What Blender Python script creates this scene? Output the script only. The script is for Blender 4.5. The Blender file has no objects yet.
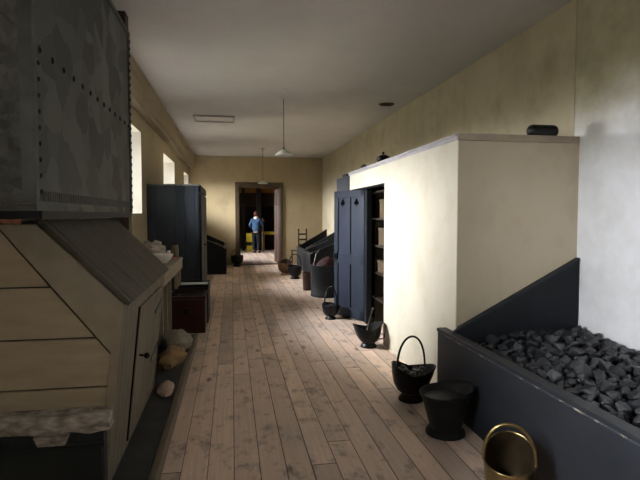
import bpy, bmesh, math, random
from mathutils import Matrix, Vector, noise
random.seed(7)
D = bpy.data
S = bpy.context.scene
COL = S.collection
PI = math.pi

# ---------------------------------------------------------------- camera
F, VX, VY, EYE = 510.0, 232.0, 215.0, 1.55
pit = math.atan((240 - VY) / F)
up = Vector((0, math.cos(pit), math.sin(pit)))
fw = Vector(((VX - 320) / F, (240 - VY) / F, -1.0)).normalized()
fw = (fw - up * fw.dot(up)).normalized()
rt = fw.cross(up)
R = Matrix((rt, fw, up))
cam = D.cameras.new('camera')
co = D.objects.new('camera', cam)
COL.objects.link(co)
cam.sensor_width = 36
cam.lens = 36 * F / 640
cam.clip_start = 0.05
co.matrix_world = Matrix.Translation((0, 0, EYE)) @ R.to_4x4()
S.camera = co

# ---------------------------------------------------------------- world, daylight, exposure
W = D.worlds.new('overcast_sky')
S.world = W
W.use_nodes = True
wn = W.node_tree
wn.nodes.clear()
wo = wn.nodes.new('ShaderNodeOutputWorld')
bg = wn.nodes.new('ShaderNodeBackground')
tc = wn.nodes.new('ShaderNodeTexCoord')
sx = wn.nodes.new('ShaderNodeSeparateXYZ')
cr = wn.nodes.new('ShaderNodeValToRGB')
wn.links.new(tc.outputs['Generated'], sx.inputs[0])
wn.links.new(sx.outputs[2], cr.inputs[0])
mr = wn.nodes.new('ShaderNodeMapRange')
mr.inputs['From Min'].default_value = -1
wn.links.new(sx.outputs[2], mr.inputs[0])
wn.links.new(mr.outputs[0], cr.inputs[0])
e = cr.color_ramp.elements
e[0].position = 0.48
e[0].color = (0.07, 0.07, 0.055, 1)
e[1].position = 0.53
e[1].color = (0.95, 0.97, 1.0, 1)
bg.inputs[1].default_value = 62.0
dp = wn.nodes.new('ShaderNodeVectorMath')      # the sky is brighter towards the hazy sun
dp.operation = 'DOT_PRODUCT'
dp.inputs[1].default_value = Vector((-.78, .34, .36)).normalized()
wn.links.new(tc.outputs['Generated'], dp.inputs[0])
lb = wn.nodes.new('ShaderNodeMapRange')
lb.inputs['From Min'].default_value = .25
lb.inputs['To Min'].default_value = .42
lb.inputs['To Max'].default_value = 1.55
wn.links.new(dp.outputs['Value'], lb.inputs[0])
mu = wn.nodes.new('ShaderNodeVectorMath')
mu.operation = 'SCALE'
wn.links.new(cr.outputs[0], mu.inputs[0])
wn.links.new(lb.outputs[0], mu.inputs['Scale'])
wn.links.new(mu.outputs[0], bg.inputs[0])
wn.links.new(bg.outputs[0], wo.inputs[0])
S.view_settings.view_transform = 'Standard'
S.view_settings.look = 'None'
S.view_settings.gamma = 1
S.view_settings.exposure = 0.74
S.view_settings.use_curve_mapping = False

WX = -1.275         # left wall plane
WIN = [(-3.4, -2.2), (0.0, 1.75), (5.8, 7.68), (10.1, 12.0), (14.3, 15.75)]  # unseen opening beside the camera is set and sized for its light
WZ0, WZ1 = 1.575, 2.73

def portal(name, x, y, z, sy, sz, rot):
    l = D.lights.new(name, 'AREA')
    l.shape = 'RECTANGLE'
    l.size = sz
    l.size_y = sy
    l.cycles.is_portal = True
    o = D.objects.new(name, l)
    COL.objects.link(o)
    o.location = (x, y, z)
    o.rotation_euler = rot
for (a, b) in WIN:
    portal('window_portal', WX - 0.50, (a + b) / 2, (WZ0 + WZ1) / 2, b - a - .2, WZ1 - WZ0, (0, -PI / 2, 0))
portal('window_portal', -2.9, 19.3, 2.1, 1.8, 1.0, (0, -PI / 2, 0))  # portal in the added far-room window

# ---------------------------------------------------------------- materials
class NT:
    def __init__(s, name):
        s.m = D.materials.new(name)
        s.m.use_nodes = True
        s.t = s.m.node_tree
        s.b = s.t.nodes['Principled BSDF']
        s.c = s.t.nodes.new('ShaderNodeTexCoord').outputs['Object']
    def n(s, t, ins=None, **kw):
        o = s.t.nodes.new(t)
        for k, v in kw.items():
            setattr(o, k, v)
        for k, v in (ins or {}).items():
            s.put(v, o.inputs[k])
        return o
    def put(s, v, sock):
        if isinstance(v, bpy.types.NodeSocket):
            s.t.links.new(v, sock)
        else:
            sock.default_value = v
    def math(s, op, a, b=0.0, c=0.0):
        return s.n('ShaderNodeMath', {0: a, 1: b, 2: c}, operation=op).outputs[0]
    def noise(s, scale, detail=4, vec=None, rough=.5):
        return s.n('ShaderNodeTexNoise', {'Vector': vec or s.c, 'Scale': scale, 'Detail': detail, 'Roughness': rough}).outputs[0]
    def mapv(s, sc, loc=(0, 0, 0)):
        return s.n('ShaderNodeMapping', {0: s.c, 1: loc, 3: sc}).outputs[0]
    def ramp(s, v, a, b):
        return s.n('ShaderNodeMapRange', {0: v, 1: a, 2: b}, clamp=True).outputs[0]
    def mix(s, f, a, b, mode='MIX'):
        o = s.n('ShaderNodeMix', data_type='RGBA', blend_type=mode)
        s.put(f, o.inputs[0])
        s.put(c4(a), o.inputs[6])
        s.put(c4(b), o.inputs[7])
        return o.outputs[2]
    def bump(s, h, st=.3, d=.01):
        s.put(s.n('ShaderNodeBump', {'Height': h, 'Strength': st, 'Distance': d}).outputs[0], s.b.inputs['Normal'])
    def done(s, col=None, rough=None, metal=None, spec=None):
        if col is not None: s.put(c4(col), s.b.inputs['Base Color'])
        if rough is not None: s.put(rough, s.b.inputs['Roughness'])
        if metal is not None: s.put(metal, s.b.inputs['Metallic'])
        if spec is not None: s.put(spec, s.b.inputs['Specular IOR Level'])
        return s.m
def c4(c):
    return c if isinstance(c, bpy.types.NodeSocket) else (c[0], c[1], c[2], 1)

def simple(name, a, b=None, sc=12, rough=.6, metal=0, bump=.15, st=None, bd=.004, spec=None):
    t = NT(name)
    b = b or tuple(x * .7 for x in a)
    v = t.mapv(st) if st else t.c
    n = t.noise(sc, 5, v)
    t.bump(n, bump, bd)
    if spec is None: spec = .22 if sum(a) < .25 and metal == 0 else .4
    return t.done(t.mix(t.ramp(n, .3, .7), a, b), rough, metal, spec)

def plaster(name, a, b, c, stain=.5):
    t = NT(name)
    n1 = t.noise(.55, 5, t.mapv((1, 1, .8)), .6)
    n2 = t.noise(2.3, 6, None, .65)
    n3 = t.noise(26, 4)
    streak = t.noise(3.0, 3, t.mapv((1, 1, .18), (3, 1, 7)))
    col = t.mix(t.ramp(n1, .38, .62), a, b)
    col = t.mix(t.math('MULTIPLY', t.ramp(n2, .5, .74), stain), col, c)
    col = t.mix(t.math('MULTIPLY', t.ramp(streak, .56, .8), stain * .7), col, c)
    t.bump(t.math('ADD', n2, t.math('MULTIPLY', n3, .25)), .35, .012)
    return t.done(col, .85, 0, .2)

M = {}
M['wall'] = plaster('ochre_plaster', (.43, .37, .255), (.35, .30, .205), (.24, .21, .135), .6)
def shaded_limewash():
    t = NT('shaded_limewashed_wall')
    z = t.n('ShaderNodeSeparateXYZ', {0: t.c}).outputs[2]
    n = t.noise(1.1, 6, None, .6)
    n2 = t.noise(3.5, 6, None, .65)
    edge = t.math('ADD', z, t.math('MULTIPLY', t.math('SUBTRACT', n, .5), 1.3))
    up_ = t.ramp(edge, 1.95, 2.6)  # upper wall darkened: old ochre stain, plus weaker window light painted in
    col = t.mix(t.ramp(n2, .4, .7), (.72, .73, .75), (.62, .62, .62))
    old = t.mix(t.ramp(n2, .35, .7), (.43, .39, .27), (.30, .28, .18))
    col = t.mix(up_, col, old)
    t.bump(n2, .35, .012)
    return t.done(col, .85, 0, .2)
M['wall_right'] = shaded_limewash()
M['wall_end'] = plaster('end_plaster', (.42, .335, .20), (.36, .285, .17), (.25, .195, .115), .5)
M['wall_right_old'] = plaster('limewash_plaster', (.66, .64, .60), (.58, .55, .46), (.42, .38, .27), .6)
M['wall_left'] = plaster('left_plaster', (.44, .37, .24), (.38, .32, .20), (.28, .23, .14), .4)
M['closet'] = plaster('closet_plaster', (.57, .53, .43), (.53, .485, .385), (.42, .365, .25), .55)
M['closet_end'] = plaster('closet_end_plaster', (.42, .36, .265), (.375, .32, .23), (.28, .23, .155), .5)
M['ceiling'] = plaster('ceiling_plaster', (.58, .555, .54), (.53, .51, .495), (.45, .43, .42), .35)
M['reveal'] = plaster('reveal_plaster', (.90, .87, .78), (.87, .83, .73), (.7, .64, .5), .2)
M['cornice'] = plaster('cornice_plaster', (.30, .25, .17), (.26, .21, .14), (.16, .13, .08), .5)

def floor_mat():
    t = NT('floor_boards')
    sp = t.n('ShaderNodeSeparateXYZ', {0: t.c})
    x, y = sp.outputs[0], sp.outputs[1]
    bx = t.math('DIVIDE', x, .158)
    ix = t.math('FLOOR', bx)
    fx = t.math('FRACT', bx)
    r1 = t.n('ShaderNodeTexWhiteNoise', {'W': ix}, noise_dimensions='1D').outputs[0]
    by = t.math('DIVIDE', t.math('ADD', y, t.math('MULTIPLY', r1, 9.0)), 3.4)
    iy = t.math('FLOOR', by)
    fy = t.math('FRACT', by)
    cv = t.n('ShaderNodeCombineXYZ', {0: ix, 1: iy, 2: 0.0}).outputs[0]
    wn_ = t.n('ShaderNodeTexWhiteNoise', {0: cv}, noise_dimensions='2D')
    r2 = wn_.outputs[0]
    # per board shifted coordinates
    off = t.math('MULTIPLY', r2, 37.0)
    gv = t.n('ShaderNodeCombineXYZ', {0: t.math('MULTIPLY', x, 42.0), 1: t.math('ADD', t.math('MULTIPLY', y, 1.6), off), 2: off}).outputs[0]
    grain = t.noise(1.0, 6, gv, .6)
    kv = t.n('ShaderNodeCombineXYZ', {0: t.math('MULTIPLY', x, 5.5), 1: t.math('ADD', t.math('MULTIPLY', y, 2.6), off), 2: r2}).outputs[0]
    vo = t.n('ShaderNodeTexVoronoi', {'Vector': kv, 'Scale': 1.0})
    vr = t.n('ShaderNodeSeparateColor', {0: vo.outputs['Color']}).outputs[0]
    kd = t.math('ADD', vo.outputs['Distance'], t.math('MULTIPLY', t.math('SUBTRACT', grain, .5), .35))
    knot = t.math('MULTIPLY', t.ramp(kd, .20, .06), t.ramp(vr, .45, .5))
    smudge = t.noise(1.0, 5, t.n('ShaderNodeCombineXYZ', {0: t.math('MULTIPLY', x, 7.0), 1: t.math('ADD', t.math('MULTIPLY', y, 4.5), off), 2: off}).outputs[0], .7)
    col = t.mix(r2, (.86, .65, .51), (.50, .38, .305))
    col = t.mix(t.math('MULTIPLY', t.ramp(grain, .35, .75), .4), col, (.30, .215, .155))
    col = t.mix(t.math('MULTIPLY', t.ramp(smudge, .53, .68), .7), col, (.15, .12, .105))
    col = t.mix(t.math('MULTIPLY', knot, .85), col, (.085, .06, .05))
    grey = t.ramp(t.noise(.8, 3), .5, .66)
    col = t.mix(t.math('MULTIPLY', grey, .35), col, (.27, .25, .23))
    ed = t.math('MINIMUM', fx, t.math('SUBTRACT', 1.0, fx))
    gap = t.ramp(ed, t.math('ADD', .016, t.math('MULTIPLY', r1, .022)), .012)
    eg = t.math('MULTIPLY', t.math('MINIMUM', fy, t.math('SUBTRACT', 1.0, fy)), 3.4)
    gap2 = t.ramp(eg, .006, .003)
    g = t.math('MAXIMUM', gap, gap2)
    col = t.mix(t.math('MULTIPLY', g, .9), col, (.025, .018, .014))
    t.bump(t.math('SUBTRACT', t.math('MULTIPLY', grain, .25), g), .5, .006)
    return t.done(col, t.math('ADD', .5, t.math('MULTIPLY', smudge, .15)), 0, .35)
M['floor'] = floor_mat()

def galv(name, a, b, dark, sc, metal=.35, mott=.75):
    t = NT(name)
    wob = t.n('ShaderNodeTexNoise', {'Vector': t.c, 'Scale': 11.0, 'Detail': 4.0}).outputs['Color']
    vec = t.n('ShaderNodeVectorMath', {0: t.c, 1: t.n('ShaderNodeVectorMath', {0: wob, 'Scale': .07}, operation='SCALE').outputs[0]}, operation='ADD').outputs[0]
    vo = t.n('ShaderNodeTexVoronoi', {'Vector': vec, 'Scale': sc})
    v = t.n('ShaderNodeSeparateColor', {0: vo.outputs['Color']}).outputs[0]
    n = t.noise(5, 8, None, .75)
    col = t.mix(v, a, b)
    col = t.mix(t.math('MULTIPLY', t.ramp(n, .42, .68), mott), col, dark)
    t.bump(n, .2, .004)
    return t.done(col, t.math('ADD', .42, t.math('MULTIPLY', v, .25)), metal, .3)
M['zinc_front'] = galv('galvanised_spangle', (.11, .11, .098), (.06, .06, .055), (.03, .03, .027), 22)
M['zinc_side'] = galv('galvanised_dull', (.060, .063, .056), (.057, .060, .053), (.040, .042, .037), 5, .1, .3)
M['zinc_trim'] = simple('galvanised_trim', (.075, .078, .07), (.045, .047, .042), 9, .55, .15)

def planks(name, a, b, dark, axis, w, rough=.6, gd=.9):
    """boards told apart by a groove every w metres along the given axis"""
    t = NT(name)
    sp = t.n('ShaderNodeSeparateXYZ', {0: t.c})
    x = t.math('DIVIDE', sp.outputs[axis], w)
    f = t.math('FRACT', x)
    r = t.n('ShaderNodeTexWhiteNoise', {'W': t.math('FLOOR', x)}, noise_dimensions='1D').outputs[0]
    sc = [6, 6, 1.2]
    if axis == 2: sc = [1.2, 6, 9]
    g = t.noise(3, 6, t.mapv(sc), .6)
    n2 = t.noise(5, 5, None, .7)
    col = t.mix(r, a, b)
    col = t.mix(t.math('MULTIPLY', t.ramp(g, .45, .75), .55), col, dark)
    col = t.mix(t.math('MULTIPLY', t.ramp(n2, .55, .75), .4), col, dark)
    ed = t.math('MULTIPLY', t.math('MINIMUM', f, t.math('SUBTRACT', 1.0, f)), w)
    gap = t.ramp(ed, .005, .002)
    col = t.mix(t.math('MULTIPLY', gap, gd), col, (dark[0] * .25, dark[1] * .25, dark[2] * .25))
    t.bump(t.math('SUBTRACT', t.math('MULTIPLY', g, .3), gap), .5, .006)
    return t.done(col, rough, 0, .2)
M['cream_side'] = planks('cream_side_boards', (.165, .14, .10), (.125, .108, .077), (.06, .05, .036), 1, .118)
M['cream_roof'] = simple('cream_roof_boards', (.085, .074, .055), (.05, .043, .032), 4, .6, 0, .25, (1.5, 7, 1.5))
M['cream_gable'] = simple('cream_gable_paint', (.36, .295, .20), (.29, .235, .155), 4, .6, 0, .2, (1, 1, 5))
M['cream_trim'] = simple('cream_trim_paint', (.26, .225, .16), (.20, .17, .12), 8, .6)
M['white_stone'] = simple('whitewashed_stone', (.42, .38, .32), (.13, .11, .09), 16, .9, 0, .9, (1, 1, 2), .02)
M['iron_base'] = simple('black_iron_base', (.016, .02, .02), (.012, .014, .014), 6, .6, 0, .2)
M['blue_black'] = planks('blue_black_boards', (.026, .032, .041), (.021, .026, .034), (.012, .015, .02), 0, .145, .5)
M['blue_black_y'] = planks('blue_black_side_boards', (.025, .030, .038), (.021, .026, .034), (.012, .014, .018), 1, .15, .5)
M['blue_door'] = simple('blue_door_paint', (.022, .027, .041), (.016, .020, .031), 4, .42, 0, .15, (3, 3, 1))
M['bunker'] = simple('slate_blue_bunker_paint', (.021, .0235, .0285), (.015, .017, .021), 3.0, .45, 0, .2, (1, 1.2, 2))
M['bunker_dark'] = simple('dark_bunker_paint', (.009, .0105, .0135), (.006, .007, .009), 4, .5, 0, .2)
M['bunker_rail'] = simple('worn_rail_paint', (.024, .027, .031), (.012, .014, .017), 7, .45, 0, .2)
def worn():
    t = NT('chipped_edge_paint')
    n = t.noise(22, 6, t.mapv((1, .5, 1)), .75)
    return t.done(t.mix(t.ramp(n, .53, .60), (.03, .034, .042), (.30, .25, .18)), .5)
M['worn'] = worn()
M['coal'] = simple('coal', (.015, .017, .021), (.005, .0055, .007), 9, .36, 0, .6, None, .01, .55)
M['black'] = simple('black_japanned_iron', (.006, .0063, .007), (.004, .004, .0045), 14, .33, 0, .15)
M['black_dull'] = simple('dull_black_iron', (.011, .011, .0115), (.006, .006, .006), 14, .5, 0, .2)
M['inner'] = simple('grey_bucket_lining', (.02, .019, .018), (.007, .0068, .0065), 10, .6, 0)
M['brass'] = simple('aged_brass', (.30, .215, .10), (.13, .09, .04), 7, .28, .9, .1)
M['brass_inner'] = simple('brown_brass_inside', (.11, .078, .045), (.04, .03, .018), 5, .33, .8, .1)
M['copper'] = simple('dull_copper', (.20, .11, .06), (.10, .055, .03), 7, .4, .7, .1)
M['steel'] = simple('pale_steel', (.22, .21, .19), (.15, .14, .13), 12, .35, .8)
M['hole_black'] = simple('dark_hole', (.002, .002, .002), (.0015, .0015, .0015), 5, 1, 0, 0, spec=0)  # flat black standing in for the dark inside the vent holes
M['brown_wood'] = simple('dark_brown_wood', (.060, .036, .020), (.035, .02, .012), 6, .5, 0, .2, (8, 8, 1))
M['door_frame'] = simple('brown_door_frame_paint', (.07, .05, .028), (.05, .035, .02), 6, .5, 0, .2)
M['leaf_wood'] = simple('brown_leaf_paint', (.12, .068, .052), (.08, .046, .036), 5, .4, 0, .2)
M['chest'] = simple('red_brown_chest', (.050, .018, .012), (.032, .012, .009), 5, .3, 0, .15)
M['chest_top'] = simple('polished_chest_lid', (.10, .10, .10), (.06, .06, .06), 8, .16, .2, .05)
M['paper'] = simple('printed_paper', (.62, .66, .68), (.5, .54, .56), 30, .5, 0, .05)
M['sack'] = simple('grey_sackcloth', (.27, .24, .19), (.19, .165, .13), 22, .95, 0, .5)
M['yellow_sack'] = simple('yellow_leather', (.22, .13, .05), (.13, .08, .035), 12, .8, 0, .4)
M['pink_sack'] = simple('pinkish_cloth', (.40, .29, .23), (.3, .21, .17), 20, .9, 0, .4)
M['linen'] = simple('grey_linen', (.42, .36, .31), (.17, .14, .12), 11, .95, 0, .8, (1, 1, 3), .02)
M['china'] = simple('white_china', (.75, .74, .68), (.68, .66, .6), 5, .2, 0, .05)
M['jar_brown'] = simple('amber_stoneware', (.16, .12, .06), (.09, .07, .035), 8, .3, 0, .1)
M['pink'] = simple('pink_soap', (.75, .22, .2), (.6, .16, .15), 8, .5)
M['platform'] = simple('slate_platform', (.055, .058, .058), (.035, .036, .036), 5, .6, 0, .3)
M['platform_edge'] = simple('platform_edge_wood', (.15, .115, .08), (.09, .07, .05), 7, .6, 0, .3, (6, 1, 6))
M['red_cloth'] = simple('dark_red_cloth', (.028, .006, .006), (.018, .004, .004), 9, .8, 0, .4)
M['drum'] = simple('grey_iron_drum', (.015, .016, .018), (.009, .0095, .01), 5, .5, 0, .2)
M['rustbin'] = simple('rusty_brown_bin', (.060, .034, .025), (.035, .02, .015), 8, .6, .2, .3)
M['glass_shade'] = simple('opal_glass', (.62, .62, .58), (.56, .56, .52), 5, .25, 0, .03)
M['cord'] = simple('brown_flex', (.10, .08, .06), (.07, .055, .04), 20, .7)
M['vent'] = simple('dark_vent_metal', (.06, .045, .03), (.035, .027, .02), 20, .7)
M['tray'] = simple('painted_tray', (.36, .33, .31), (.30, .28, .26), 6, .6)
M['cap'] = simple('lilac_grey_cap_paint', (.44, .42, .44), (.34, .32, .33), 8, .5, 0, .2)
M['cap_end'] = simple('brown_cap_paint', (.33, .27, .20), (.25, .20, .15), 8, .6, 0, .2)
M['shelf'] = simple('shelf_wood', (.035, .024, .016), (.02, .014, .01), 6, .6)
M['box_card'] = simple('brown_card', (.085, .06, .035), (.06, .042, .025), 6, .8)
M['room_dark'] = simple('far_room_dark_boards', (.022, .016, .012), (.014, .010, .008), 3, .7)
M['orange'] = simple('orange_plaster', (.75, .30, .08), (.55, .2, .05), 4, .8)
M['yellow'] = simple('yellow_paint', (.62, .47, .03), (.5, .37, .02), 4, .6)
M['skin'] = simple('skin', (.58, .36, .27), (.52, .31, .23), 8, .5, 0, .05)
M['denim'] = simple('blue_jacket_cloth', (.03, .075, .15), (.02, .055, .11), 10, .85)
M['navy'] = simple('dark_trouser_cloth', (.012, .014, .02), (.009, .01, .014), 10, .85)
M['hair'] = simple('reddish_brown_hair', (.12, .035, .022), (.07, .02, .014), 30, .6)
M['white_cloth'] = simple('white_cloth', (.75, .7, .7), (.65, .6, .6), 20, .8)
M['frame_white'] = simple('white_window_paint', (.75, .74, .70), (.65, .64, .6), 6, .5)

g = D.materials.new('window_glass')
g.use_nodes = True
gt = g.node_tree
gt.nodes.clear()
go = gt.nodes.new('ShaderNodeOutputMaterial')
gm = gt.nodes.new('ShaderNodeMixShader')
g1 = gt.nodes.new('ShaderNodeBsdfTransparent')
g2 = gt.nodes.new('ShaderNodeBsdfGlossy')
g2.inputs['Roughness'].default_value = .02
fr = gt.nodes.new('ShaderNodeFresnel')
gt.links.new(fr.outputs[0], gm.inputs[0])
gt.links.new(g1.outputs[0], gm.inputs[1])
gt.links.new(g2.outputs[0], gm.inputs[2])
gt.links.new(gm.outputs[0], go.inputs[0])
M['glass'] = g

# ---------------------------------------------------------------- mesh helpers
class MB:
    def __init__(s, T=None):
        s.b = bmesh.new()
        s.T = T
    def add(s, vs, fs):
        v = [s.b.verts.new(s.T @ Vector(p) if s.T else Vector(p)) for p in vs]
        for f in fs:
            try: s.b.faces.new([v[i] for i in f])
            except ValueError: pass
        return s
    def box(s, x0, x1, y0, y1, z0, z1):
        return s.add([(x, y, z) for x in (x0, x1) for y in (y0, y1) for z in (z0, z1)],
                     [(0, 1, 3, 2), (4, 6, 7, 5), (0, 4, 5, 1), (2, 3, 7, 6), (0, 2, 6, 4), (1, 5, 7, 3)])
    def prism(s, poly, y0, y1, ax='y'):
        """polygon given in the other two axes, extruded along ax"""
        n = len(poly)
        def P(a, b, c):
            return {'y': (a, c, b), 'x': (c, a, b), 'z': (a, b, c)}[ax]
        vs = [P(a, b, y0) for a, b in poly] + [P(a, b, y1) for a, b in poly]
        fs = [tuple(range(n)), tuple(range(2 * n - 1, n - 1, -1))]
        fs += [(i, i + n, (i + 1) % n + n, (i + 1) % n) for i in range(n)]
        return s.add(vs, fs)
    def lathe(s, prof, n=28, c=(0, 0, 0), shape=None, cap0=True, cap1=True):
        vs, fs = [], []
        for k, (r, z) in enumerate(prof):
            for i in range(n):
                a = 2 * PI * i / n
                p = (r * math.cos(a), r * math.sin(a), z)
                if shape: p = shape(a, r, z, k)
                vs.append((p[0] + c[0], p[1] + c[1], p[2] + c[2]))
        for k in range(len(prof) - 1):
            for i in range(n):
                j = (i + 1) % n
                fs.append((k * n + i, k * n + j, (k + 1) * n + j, (k + 1) * n + i))
        if cap0: fs.append(tuple(range(n - 1, -1, -1)))
        if cap1: fs.append(tuple((len(prof) - 1) * n + i for i in range(n)))
        return s.add(vs, fs)
    def tube(s, pts, r, n=10, rs=None):
        pts = [Vector(p) for p in pts]
        vs, fs = [], []
        prev = None
        for k, p in enumerate(pts):
            t = (pts[min(k + 1, len(pts) - 1)] - pts[max(k - 1, 0)]).normalized()
            if prev is None:
                a = t.orthogonal().normalized()
            else:
                a = (prev - t * prev.dot(t)).normalized()
            prev = a
            b = t.cross(a)
            q = rs[k] if rs else r
            for i in range(n):
                g_ = 2 * PI * i / n
                vs.append(tuple(p + (a * math.cos(g_) + b * math.sin(g_)) * q))
        for k in range(len(pts) - 1):
            for i in range(n):
                j = (i + 1) % n
                fs.append((k * n + i, k * n + j, (k + 1) * n + j, (k + 1) * n + i))
        fs.append(tuple(range(n - 1, -1, -1)))
        fs.append(tuple((len(pts) - 1) * n + i for i in range(n)))
        return s.add(vs, fs)
    def ball(s, c, r, sc=(1, 1, 1), seg=14, rings=9):
        m = Matrix.Translation(c) @ Matrix.Diagonal((*sc, 1))
        if s.T: m = s.T @ m
        bmesh.ops.create_uvsphere(s.b, u_segments=seg, v_segments=rings, radius=r, matrix=m)
        return s
    def build(s, name, mat, parent=None, bevel=0, smooth=False, sub=0, loc=None):
        bmesh.ops.recalc_face_normals(s.b, faces=s.b.faces)
        me = D.meshes.new(name)
        if smooth:
            for f in s.b.faces: f.smooth = True
            for ed in s.b.edges:
                if len(ed.link_faces) == 2 and ed.calc_face_angle(0) > math.radians(45): ed.smooth = False
        s.b.to_mesh(me)
        s.b.free()
        me.materials.append(mat)
        o = D.objects.new(name, me)
        COL.objects.link(o)
        if parent: o.parent = parent
        if loc: o.location = loc
        if bevel:
            b = o.modifiers.new('bevel', 'BEVEL')
            b.width = bevel
            b.segments = 2
            b.limit_method = 'ANGLE'
        if sub:
            b = o.modifiers.new('sub', 'SUBSURF')
            b.levels = b.render_levels = sub
        return o
def tag(o, label, cat, group=None, kind=None):
    o['label'] = label
    o['category'] = cat
    if group: o['group'] = group
    if kind: o['kind'] = kind
    return o
def struct(o, label=None):
    o['kind'] = 'structure'
    if label: o['label'] = label
    return o
def empty(name, loc, rz, label, cat, group=None):
    o = D.objects.new(name, None)
    COL.objects.link(o)
    o.location = loc
    o.rotation_euler = (0, 0, rz)
    o.empty_display_size = .1
    return tag(o, label, cat, group)
def copy_tree(o, parent=None):
    c = o.copy()
    COL.objects.link(c)
    if parent: c.parent = parent
    for ch in list(o.children):
        copy_tree(ch, c)
    return c

# ---------------------------------------------------------------- room shell
RX, CZ, EY, BY = 2.84, 3.35, 16.0, -4.6
struct(MB().box(-1.8, 3.1, BY - .2, 23.8, -.12, 0).build('floor', M['floor']), 'worn scrubbed pine floorboards running away down the long room')
struct(MB().box(-1.8, 3.1, BY - .2, EY + .2, CZ, CZ + .15).build('ceiling', M['ceiling']), 'flat grey plaster ceiling')
struct(MB().box(RX, RX + .25, BY, EY + .2, 0, CZ).build('wall_right', M['wall_right']), 'limewashed right wall, stained above with the upper shade painted in')
mb = MB()
mb.box(RX - .012, RX, 3.95, 11.5, 2.0, CZ)
struct(MB().box(-1.8, RX + .25, BY - .2, BY, 0, CZ).build('wall_back', M['wall']), 'plaster wall behind the viewer')
# old plaster coat edge on right wall
struct(MB().box(RX - .005, RX + .02, 3.9, EY, .0, CZ).build('wall_right_upper_coat', M['wall']), 'thicker ochre plaster coat on the right wall')
# end wall with doorway
DX0, DX1, DZ = .22, 1.50, 2.42
mb = MB()
mb.box(-1.3, DX0, EY, EY + .2, 0, CZ).box(DX1, RX + .1, EY, EY + .2, 0, CZ).box(DX0, DX1, EY, EY + .2, DZ, CZ)
struct(mb.build('wall_end', M['wall_end']), 'ochre end wall with the doorway')
# left wall with splayed window openings
T = .5
OX = WX - T
mb = MB()
ys = [BY] + [v for w in WIN for v in w] + [EY + .2]
for i in range(0, len(ys), 2):
    a, b = ys[i], ys[i + 1]
    mb.add([(WX, a, 0), (WX, b, 0), (WX, b, CZ), (WX, a, CZ)], [(0, 1, 2, 3)])
for a, b in WIN:
    mb.add([(WX, a, 0), (WX, b, 0), (WX, b, WZ0), (WX, a, WZ0)], [(0, 1, 2, 3)])
    mb.add([(WX, a, WZ1), (WX, b, WZ1), (WX, b, CZ), (WX, a, CZ)], [(0, 1, 2, 3)])
struct(mb.build('wall_left', M['wall_left']), 'dim plaster left wall with high windows')
mb = MB()
for i in range(0, len(ys), 2):
    a, b = ys[i], ys[i + 1]
    mb.box(OX - .02, OX, a + (-.2 if i == 0 else -.25), b + .25, 0, CZ)
for a, b in WIN:
    mb.box(OX - .02, OX, a, b, 0, WZ0 + .05).box(OX - .02, OX, a, b, WZ1 - .05, CZ)
struct(mb.build('wall_left_outside', M['wall']))
for i, (a, b) in enumerate(WIN):
    mb = MB()
    q = [(WX, a, WZ0), (WX, b, WZ0), (WX, b, WZ1), (WX, a, WZ1)]
    p = [(OX, a + .2, WZ0 + .06), (OX, b - .2, WZ0 + .06), (OX, b - .2, WZ1 - .06), (OX, a + .2, WZ1 - .06)]
    mb.add(q + p, [(k, (k + 1) % 4, (k + 1) % 4 + 4, k + 4) for k in range(4)])
    w = struct(mb.build('window_%d' % (i + 1), M['reveal']), 'high window in a splayed plaster reveal')
    a2, b2, z0, z1 = a + .2, b - .2, WZ0 + .06, WZ1 - .06
    mb = MB()
    x0, x1 = OX + .0, OX + .045
    mb.box(x0, x1, a2, b2, z0, z0 + .05).box(x0, x1, a2, b2, z1 - .05, z1)
    mb.box(x0, x1, a2, a2 + .05, z0, z1).box(x0, x1, b2 - .05, b2, z0, z1)
    for k in range(1, 4):
        y = a2 + (b2 - a2) * k / 4
        mb.box(x0 + .01, x1 - .01, y - .011, y + .011, z0, z1)
    mb.box(x0 + .01, x1 - .01, a2, b2, (z0 + z1) / 2 - .011, (z0 + z1) / 2 + .011)
    mb.build('window_frame', M['frame_white'], w)
    MB().box(OX + .02, OX + .024, a2 + .04, b2 - .04, z0 + .04, z1 - .04).build('glass_pane', M['glass'], w)
# cornice beam along left wall
mb = MB()
mb.prism([(WX, 2.96), (-1.155, 2.96), (-1.155, 3.01), (-1.125, 3.04), (-1.125, 3.2), (-1.10, 3.23), (-1.10, CZ), (WX, CZ)], BY, EY)
struct(mb.build('trim_1', M['cornice']), 'moulded dark cornice beam along the top of the left wall')
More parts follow.
